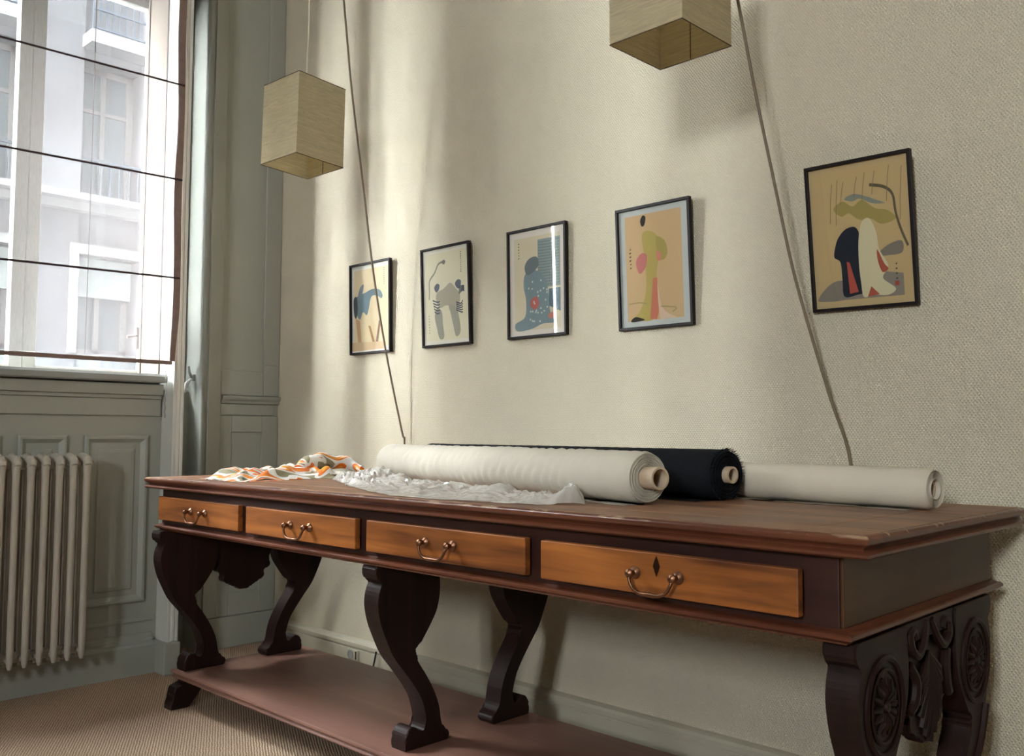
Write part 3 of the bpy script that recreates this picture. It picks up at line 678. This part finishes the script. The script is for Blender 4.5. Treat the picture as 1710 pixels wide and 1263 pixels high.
# ------------------------------------------------------------------ crumpled plastic and patterned cloth
def interp(pts, s):
    s *= len(pts) - 1; i = min(int(s), len(pts) - 2); f = s - i
    return tuple(a + (b - a) * f for a, b in zip(pts[i], pts[i + 1]))
def plastic():
    F = spline([(1.22, -.535), (1.44, -.65), (1.72, -.785), (2.00, -.885), (2.28, -.870), (2.46, -.825), (2.50, -.74)], 6)
    K = spline([(1.21, -.42), (1.36, -.430), (1.66, -.50), (1.95, -.560), (2.2, -.625), (2.40, -.675), (2.485, -.715)], 6)
    nu, nv = 170, 42; bm = B(); rows = []
    for i in range(nu + 1):
        s = i / nu; a = interp(F, s); b = interp(K, s); row = []
        for k in range(nv + 1):
            f = k / nv; x = a[0] + (b[0] - a[0]) * f; y = a[1] + (b[1] - a[1]) * f
            p = Vector((x, y, 0))
            h = abs(noise.noise(p * 9)) * .030 + (1 - abs(noise.noise(p * 20 + Vector((3, 1, 0)))) * 2.2) * .013 + (1 - abs(noise.noise(p * 46)) * 2) * .007
            big = .55 + .8 * math.exp(-((s - .15) / .16) ** 2) + .75 * math.exp(-((s - .9) / .10) ** 2) + .35 * math.exp(-((f - .85) / .2) ** 2)
            e = min(1, 5 * min(f, 1 - f) + .15) * min(1, 12 * min(s, 1 - s) + .1)
            w = Vector((noise.noise(p * 14), noise.noise(p * 14 + Vector((9, 0, 0))), 0)) * .010
            row.append(bm.verts.new((x + w.x, max(y + w.y, TY0 + .006), TZ + .0012 + max(0, h) * big * e)))
        rows.append(row)
    for A, Bq in zip(rows, rows[1:]):
        for k in range(nv): bm.faces.new((A[k], A[k + 1], Bq[k + 1], Bq[k]))
    tag(obj('plastic_wrapping', bm, 'clear_plastic', org=(1.9, -.65, TZ)), 'crumpled clear plastic wrapping lying on the table before the white roll', 'plastic wrapping')
plastic()
def patterned_cloth():
    t = thing('patterned_cloth', (1.0, -.62, TZ)); tag(t, 'folded orange, green and white printed cloth at the left of the table', 'cloth')
    nu, nv = 60, 70; bm = B(); rows = []
    for i in range(nu + 1):
        s = i / nu; row = []
        for k in range(nv + 1):
            f = k / nv
            y = -.855 + .44 * f + .02 * s; x = 1.150 - .32 * s + .02 * math.sin(f * 7) + .04 * (1 - f) * s
            p = Vector((x, y, 0))
            h = .020 + .020 * noise.noise(p * 7) + .010 * noise.noise(p * 22)
            fold = .010 * math.sin((x * .9 + y * .5) * 60 + 3 * noise.noise(p * 5))
            e = min(1, 6 * min(s, 1) if s < .2 else 1) * min(1, 8 * f + .02) * min(1, 9 * (1 - f)) * min(1, 8 * (1 - s))
            row.append(bm.verts.new((x, y, TZ + .0015 + max(0, h + fold + .012 * f) * e)))
        rows.append(row)
    for A, Bq in zip(rows, rows[1:]):
        for k in range(nv): bm.faces.new((A[k], A[k + 1], Bq[k + 1], Bq[k]))
    obj('flat_fold', bm, 'floral_cloth', t, smooth=True)
    bm = B(); pts = spline([(1.02, -.545, TZ + .030), (.98, -.48, TZ + .045), (.93, -.40, TZ + .055), (.90, -.31, TZ + .052), (.93, -.25, TZ + .040), (.99, -.235, TZ + .022)], 6)
    n = len(pts); tube(bm, pts, [.012 + .018 * math.sin(PI * min(1, (i + 1) / n * 1.05)) for i in range(n)], 14)
    for v in bm.verts: v.co += Vector((0, 0, 1)) * .012 * noise.noise(v.co * 18) + Vector((1, 0, 0)) * .010 * noise.noise(v.co * 15 + Vector((5, 0, 0)))
    for v in bm.verts: v.co.z = max(v.co.z, TZ + .002)
    obj('gathered_fold', bm, 'floral_cloth', t, smooth=True)
    bm = B(); prism(bm, [(1.150, -.45), (1.05, -.50), (1.00, -.33), (1.12, -.33)], 'z', TZ + .022, TZ + .0235)
    for v in bm.verts: v.co.z += .014 * noise.noise(v.co * 9) - .012 * max(0, (v.co.x - 1.08) * 8)
    obj('white_lining', bm, 'cloth_white', t)
patterned_cloth()

# ------------------------------------------------------------------ framed prints
def hexc(h): return srgb(int(h[0:2], 16), int(h[2:4], 16), int(h[4:6], 16))
def ink(h):
    n = 'ink_' + h
    if n not in MATS: plain(n, hexc(h), 0.9, 0.1)
    return n
def framed(x, z, lean, label, paper, margin, mcol, shapes, tilt=0.0):
    w, h = .279, .389; d = .016
    t = thing('framed_print', (x + w / 2, -.0165, z)); tag(t, label, 'picture', 'framed prints in a row on the papered wall')
    t.rotation_euler = (math.atan2(lean, h), tilt, 0)
    fwid = .009
    def lb(bm, x0, x1, y0, y1, z0, z1, b=.0012): box(bm, x0, x1, y0, y1, z0, z1, b)
    X = w / 2
    bm = B(); lb(bm, -X, X, 0, d, 0, fwid); lb(bm, -X, X, 0, d, h - fwid, h); lb(bm, -X, -X + fwid, 0, d, fwid, h - fwid); lb(bm, X - fwid, X, 0, d, fwid, h - fwid); obj('frame', bm, 'frame_black', t, local=True)
    bm = B(); box(bm, -X + .002, X - .002, d * .6, d * .9, .002, h - .002); obj('backing', bm, 'cardboard', t, local=True)
    # the print: flat paper with flat areas of colour
    iw, ih = w - 2 * fwid, h - 2 * fwid
    bm = B(); mats = [ink(mcol), ink(paper)]
    def P(u, v, lay): return (-X + fwid + iw * u, d * .55 - .00004 * lay, fwid + ih * v)
    def poly(pts, lay, mi):
        f = bm.faces.new([bm.verts.new(P(u, v, lay)) for u, v in pts]); f.material_index = mi
    poly([(0, 0), (1, 0), (1, 1), (0, 1)], 0, 0)
    ml, mb, mr, mt = margin
    poly([(ml, mb), (1 - mr, mb), (1 - mr, 1 - mt), (ml, 1 - mt)], 1, 1)
    lay = 2
    for col, kind, pts in shapes:
        n = ink(col)
        if n not in mats: mats.append(n)
        mi = mats.index(n)
        if kind == 'blob': poly(spline(pts, 5, True), lay, mi)
        elif kind == 'poly': poly(pts, lay, mi)
        elif kind == 'line':
            wd = pts[0]; q = spline(pts[1:], 5); L = []; R = []
            for i, p in enumerate(q):
                a = Vector(q[max(0, i - 1)]); b = Vector(q[min(len(q) - 1, i + 1)]); nn = (b - a).normalized(); nn = Vector((-nn.y, nn.x)) * wd / 2
                L.append((p[0] + nn.x, p[1] + nn.y)); R.append((p[0] - nn.x, p[1] - nn.y))
            for i in range(len(q) - 1): poly([L[i], L[i + 1], R[i + 1], R[i]], lay, mi)
        lay += 1
    obj('print', bm, mats, t, local=True)
    bm = B(); box(bm, -X + fwid, X - fwid, d * .28, d * .34, fwid, h - fwid); obj('glass', bm, 'picture_glass', t, local=True)
def marks(u, v0, v1, n, col='55504a', w=.018):
    """a column of small brush dabs"""
    out = []
    for k in range(n):
        v = v0 + (v1 - v0) * k / max(1, n - 1); a = random.uniform(-.4, .4) * w
        out.append((col, 'poly', [(u - w / 2, v + a * .3), (u + w / 2, v + .006 - a * .3), (u + w / 2, v + .014), (u - w / 2 + a, v + .012)]))
    return out
A1 = [('6f7f84', 'blob', [(.10, .62), (.22, .66), (.36, .68), (.55, .71), (.74, .69), (.82, .62), (.78, .59), (.66, .63), (.52, .62), (.46, .50), (.40, .42), (.30, .46), (.22, .38), (.14, .44)]),
      ('4c4f52', 'blob', [(.05, .62), (.13, .64), (.16, .50), (.12, .40), (.06, .44)]), ('7b8488', 'blob', [(.16, .62), (.22, .74), (.32, .78), (.30, .70), (.24, .60)]),
      ('c09a72', 'poly', [(.10, .40), (.22, .36), (.26, .06), (.18, .05)]), ('a88462', 'poly', [(.44, .30), (.50, .29), (.64, .06), (.58, .05)]), ('8a6a54', 'poly', [(.72, .34), (.78, .36), (.68, .06), (.62, .07)]),
      ('cdb08c', 'poly', [(.0, .02), (.9, .02), (.9, .10), (.0, .12)])] + marks(.86, .74, .92, 9)
A2 = [('7e786a', 'line', [.022, (.44, .86), (.34, .84), (.26, .76), (.14, .68), (.13, .58), (.12, .48)]), ('6d6a62', 'blob', [(.42, .85), (.46, .88), (.50, .86), (.47, .83)]),
      ('54555a', 'blob', [(.24, .60), (.30, .64), (.36, .62), (.34, .57), (.28, .55)]), ('54555a', 'blob', [(.70, .61), (.76, .65), (.83, .63), (.81, .57), (.75, .56)]),
      ('a39a82', 'blob', [(.30, .54), (.46, .58), (.60, .63), (.72, .56), (.80, .50), (.78, .40), (.66, .38), (.50, .40), (.36, .38), (.28, .46)]),
      ('8f8a78', 'blob', [(.30, .38), (.40, .34), (.42, .20), (.44, .07), (.34, .06), (.28, .18), (.24, .30)]), ('97917d', 'blob', [(.56, .40), (.70, .38), (.76, .30), (.80, .12), (.70, .07), (.64, .20), (.60, .30)])]
for k in range(5):
    A2.append(('3f4047', 'line', [.014, (.20 + .01 * k, .47 - .03 * k), (.30, .445 - .03 * k), (.36, .45 - .03 * k)])); A2.append(('3f4047', 'line', [.014, (.72, .42 - .02 * k), (.82, .40 - .022 * k), (.86, .43 - .03 * k)]))
    A2.append(('3f4047', 'line', [.012, (.78, .50 + .018 * k), (.86, .53 + .012 * k), (.90, .52 + .014 * k)]))
A2 += marks(.84, .72, .92, 10) + marks(.12, .12, .30, 7)
A3 = [('8b9492', 'poly', [(.52, .44), (.92, .44), (.92, .90), (.52, .90)])]
for k in range(16): A3.append(('6f7876', 'line', [.006, (.53, .47 + .027 * k), (.72, .465 + .027 * k), (.91, .472 + .027 * k)]))
A3 += [('5e6f7c', 'poly', [(.72, .26), (.92, .20), (.92, .42), (.72, .42)]), ('7d8b8e', 'blob', [(.28, .58), (.42, .62), (.58, .58), (.68, .48), (.72, .34), (.74, .20), (.84, .14), (.78, .10), (.60, .10), (.40, .06), (.14, .05), (.10, .12), (.28, .18), (.30, .34), (.26, .46)]),
      ('6d7476', 'blob', [(.28, .66), (.36, .73), (.50, .74), (.54, .66), (.44, .60), (.32, .58)]), ('b86a60', 'blob', [(.40, .34), (.50, .36), (.54, .28), (.46, .24), (.38, .28)]), ('c07a6c', 'blob', [(.70, .18), (.80, .20), (.84, .16), (.74, .14)])]
for k in range(26): 
    u, v = .34 + .36 * random.random(), .12 + .42 * random.random(); A3.append(('c6c9c0', 'blob', [(u - .014, v), (u, v + .010), (u + .014, v), (u, v - .010)]))
A3 += marks(.18, .74, .88, 6)
A4 = [('ac9858', 'blob', [(.34, .78), (.46, .80), (.56, .74), (.58, .60), (.54, .46), (.52, .28), (.50, .12), (.46, .05), (.30, .045), (.16, .07), (.26, .12), (.36, .26), (.38, .44), (.36, .60)]),
      ('bb6f58', 'poly', [(.48, .40), (.54, .40), (.56, .14), (.52, .05), (.42, .06)]), ('cdae94', 'blob', [(.54, .36), (.58, .18), (.66, .10), (.80, .05), (.66, .055), (.56, .07)]),
      ('b8706a', 'blob', [(.24, .56), (.32, .62), (.40, .60), (.38, .50), (.30, .45), (.26, .48)]), ('a08e52', 'blob', [(.54, .74), (.66, .70), (.70, .60), (.64, .54), (.56, .58)]), ('c47a6c', 'blob', [(.54, .62), (.60, .60), (.60, .54), (.55, .55)]),
      ('3a302a', 'blob', [(.14, .06), (.20, .085), (.28, .075), (.34, .055), (.24, .045), (.15, .045)]), ('3c342e', 'blob', [(.32, .90), (.36, .94), (.40, .92), (.38, .86), (.34, .85)]), ('9b8a60', 'line', [.010, (.12, .20), (.26, .205), (.38, .19)]), ('9b8a60', 'line', [.010, (.58, .155), (.70, .145), (.80, .13), (.74, .10)])] + marks(.16, .50, .66, 6, '3c362e', .022)
A5 = [('8b8074', 'blob', [(.04, .09), (.14, .16), (.24, .19), (.34, .17), (.36, .06), (.05, .05)]), ('8f8478', 'poly', [(.30, .05), (.90, .05), (.90, .20), (.60, .24), (.30, .12)]), ('867b6e', 'blob', [(.66, .34), (.76, .40), (.90, .42), (.90, .34), (.76, .33)]),
      ('a8965a', 'blob', [(.24, .70), (.34, .745), (.44, .70), (.54, .735), (.66, .665), (.78, .64), (.86, .575), (.72, .55), (.62, .595), (.50, .60), (.40, .655), (.32, .64)]), ('8c9183', 'blob', [(.36, .76), (.46, .785), (.58, .755), (.68, .72), (.76, .69), (.64, .70), (.52, .745), (.44, .735)]),
      ('2b2f38', 'blob', [(.28, .50), (.36, .55), (.46, .55), (.50, .46), (.49, .32), (.50, .18), (.56, .10), (.44, .08), (.30, .075), (.29, .20), (.28, .32), (.22, .36), (.24, .44)]), ('b4564a', 'poly', [(.345, .32), (.375, .31), (.45, .10), (.36, .09)]),
      ('d8cba6', 'blob', [(.52, .58), (.60, .60), (.66, .50), (.68, .38), (.76, .26), (.70, .18), (.82, .10), (.74, .06), (.60, .07), (.50, .06), (.48, .16), (.47, .30), (.48, .46)]), ('b05a48', 'blob', [(.66, .38), (.72, .28), (.76, .24), (.70, .22), (.66, .30)]), ('b05a48', 'poly', [(.58, .13), (.66, .07), (.54, .06)]),
      ('6b5f4a', 'line', [.022, (.62, .83), (.76, .80), (.84, .74), (.86, .62), (.90, .50), (.96, .38)])]
for k, (u, v0, v1) in enumerate(((.22, .88, .60), (.28, .90, .58), (.34, .88, .72), (.56, .92, .72), (.66, .92, .76), (.80, .94, .70), (.92, .92, .56), (.48, .90, .76))):
    A5.append(('8a7a58', 'line', [.006, (u + .02, v0), (u - .005, (v0 + v1) / 2), (u - .02, v1)]))
A5 += marks(.84, .16, .26, 4, '50483c', .014) + [('a8503e', 'poly', [(.815, .12), (.855, .12), (.855, .15), (.815, .15)])]
framed(.592, 1.299, .010, 'black-framed print with a blue-grey drooping shape, partly crossed by a cable', 'd8c3a0', (.06, .05, .04, .05), 'dcd6cc', A1)
framed(1.074, 1.300, .017, 'black-framed cream print of grey patterned figures, second from the window corner', 'd3c8a8', (.05, .04, .04, .04), 'd8d0c0', A2)
framed(1.545, 1.301, .008, 'black-framed print with a slate-blue robe, in the middle of the row', 'cfc0a4', (.08, .05, .08, .06), 'd8ccc0', A3)
framed(2.046, 1.294, .020, 'black-framed tan print of a tall yellow-green robe with pale grey margins', 'c0a078', (.09, .05, .10, .05), 'b4b4ae', A4)
framed(2.704, 1.293, .052, 'dark-framed tan print with a black and a cream robe, nearest the camera', 'c8ab7c', (.03, .03, .03, .03), 'c4aa80', A5, 0.012)

# ------------------------------------------------------------------ pendant lamps
def lamp(x, y, zb, th, tilt, label, side=.212, h=.304):
    t = thing('pendant_lamp', (x, y, zb)); tag(t, label, 'lamp', 'square paper pendant lamps')
    t.rotation_euler = (tilt[0], tilt[1], th)
    a = side / 2; k = .0018
    bm = B()
    for x0, x1, y0, y1 in ((-a, a, -a, -a + k), (-a, a, a - k, a), (-a, -a + k, -a + k, a - k), (a - k, a, -a + k, a - k)): box(bm, x0, x1, y0, y1, .001, h - .001)
    sh = obj('lamp_shade', bm, 'shade_paper', t, local=True)
    for z in (0.001, h - .001):
        bm = B(); tube(bm, [(-a, -a, z), (a, -a, z), (a, a, z), (-a, a, z)], .0016, 6, closed=True); obj('rim_wire', bm, 'shade_rim', sh, local=True)
    bm = B(); box(bm, -.012, -.010, a - .0035, a - .0019, .001, h - .002); obj('seam', bm, 'shade_rim', sh, local=True)
    bm = B(); tube(bm, [(-a, 0, h - .004), (a, 0, h - .004)], .0014, 6); tube(bm, [(0, -a, h - .004), (0, a, h - .004)], .0014, 6); obj('spider', bm, 'shade_rim', t, local=True)
    bm = B(); lathe(bm, [(.004, h + .02), (.016, h + .01), (.018, h - .04), (.018, h - .07), (0, h - .07)], 16); obj('socket', bm, 'white_plastic', t, local=True, smooth=True)
    bm = B(); lathe(bm, [(.012, h - .07), (.014, h - .085), (.026, h - .115), (.028, h - .135), (.018, h - .158), (0, h - .165)], 18); obj('bulb', bm, 'white_plastic', t, local=True, smooth=True)
    H = ZC - zb; bm = B(); pts = [(.006 * math.sin(q * 7) * (1 - q), .004 * math.sin(q * 5 + 1) * (1 - q), h + .01 + (H - h - .01) * q) for q in [i / 24 for i in range(25)]]
    tube(bm, pts, .0032, 8); obj('cord', bm, 'cable_cream', t, local=True, smooth=True)
lamp(.9511, -.5001, 1.950, .0706, (-.036, -.0186), 'square beige paper pendant lamp hanging by the window corner, whole shade in view')
lamp(2.5795, -.5, 1.9213, -.0092, (0, 0), 'square beige paper pendant lamp cut off by the top of the photo')

# slanting cables from the ceiling to behind the table
def cable(pts, label, r=.0045):
    p = [Vector(q) for q in pts]; d = (p[-1] - p[-2]).normalized()
    end = p[-1] + d * ((ZC - .002 - p[-1].z) / d.z)
    lo = Vector((p[0].x, -.016, .62))
    q = spline([tuple(lo)] + [tuple(v) for v in p] + [tuple(end)], 6)
    bm = B(); tube(bm, q, r, 8); tag(obj('cable', bm, 'cable_brown', smooth=True, org=tuple(lo)), label, 'cable', 'slanting cables across the papered wall')
cable([(0.9765, -0.02, 0.9262), (0.9684, -0.0276, 0.9739), (0.9225, -0.0794, 1.3024), (0.8988, -0.1322, 1.6363), (0.8987, -0.1789, 1.9281), (0.8953, -0.2425, 2.3217), (0.9124, -0.3, 2.6674)],
      'thin brown cable slanting down the wall, crossing the leftmost print', .004)
cable([(2.8041, -0.02, 0.8874), (2.7685, -0.0622, 1.0694), (2.7302, -0.109, 1.2724), (2.7069, -0.1443, 1.4253), (2.6875, -0.1919, 1.6291), (2.6676, -0.2423, 1.8434), (2.6508, -0.3, 2.0843)],
      'thin brown cable slanting down the wall between the two tan prints', .0042)

# socket on the skirting
def wall_socket():
    t = thing('wall_socket', (.667, -.029, .05)); tag(t, 'small white wall socket on the skirting under the table', 'socket')
    bm = B(); box(bm, .630, .706, -.036, -.028, .024, .067, .003); obj('plate', bm, 'skirting_paint', t)
    bm = B(); lathe(bm, [(.0185, -.0005), (.0185, -.004), (.0150, -.004), (.0145, -.001), (0, -.001)], 20, (.660, -.036, .046), 'y'); obj('outlet', bm, 'grey_plastic', t)
    bm = B(); box(bm, .693, .699, -.0385, -.036, .030, .062, .001); obj('switch_bar', bm, 'black_hole', t)
wall_socket()
bm = B(); pts = spline([(.835, -.038, .085), (.828, -.040, .05), (.822, -.040, .02), (.86, -.045, .006), (.95, -.06, .005), (1.1, -.07, .005)], 6); tube(bm, pts, .0035, 8)
tag(obj('floor_cable', bm, 'black_hole', smooth=True, org=(.83, -.04, .0)), 'thin dark cable running down the skirting near the socket', 'cable')
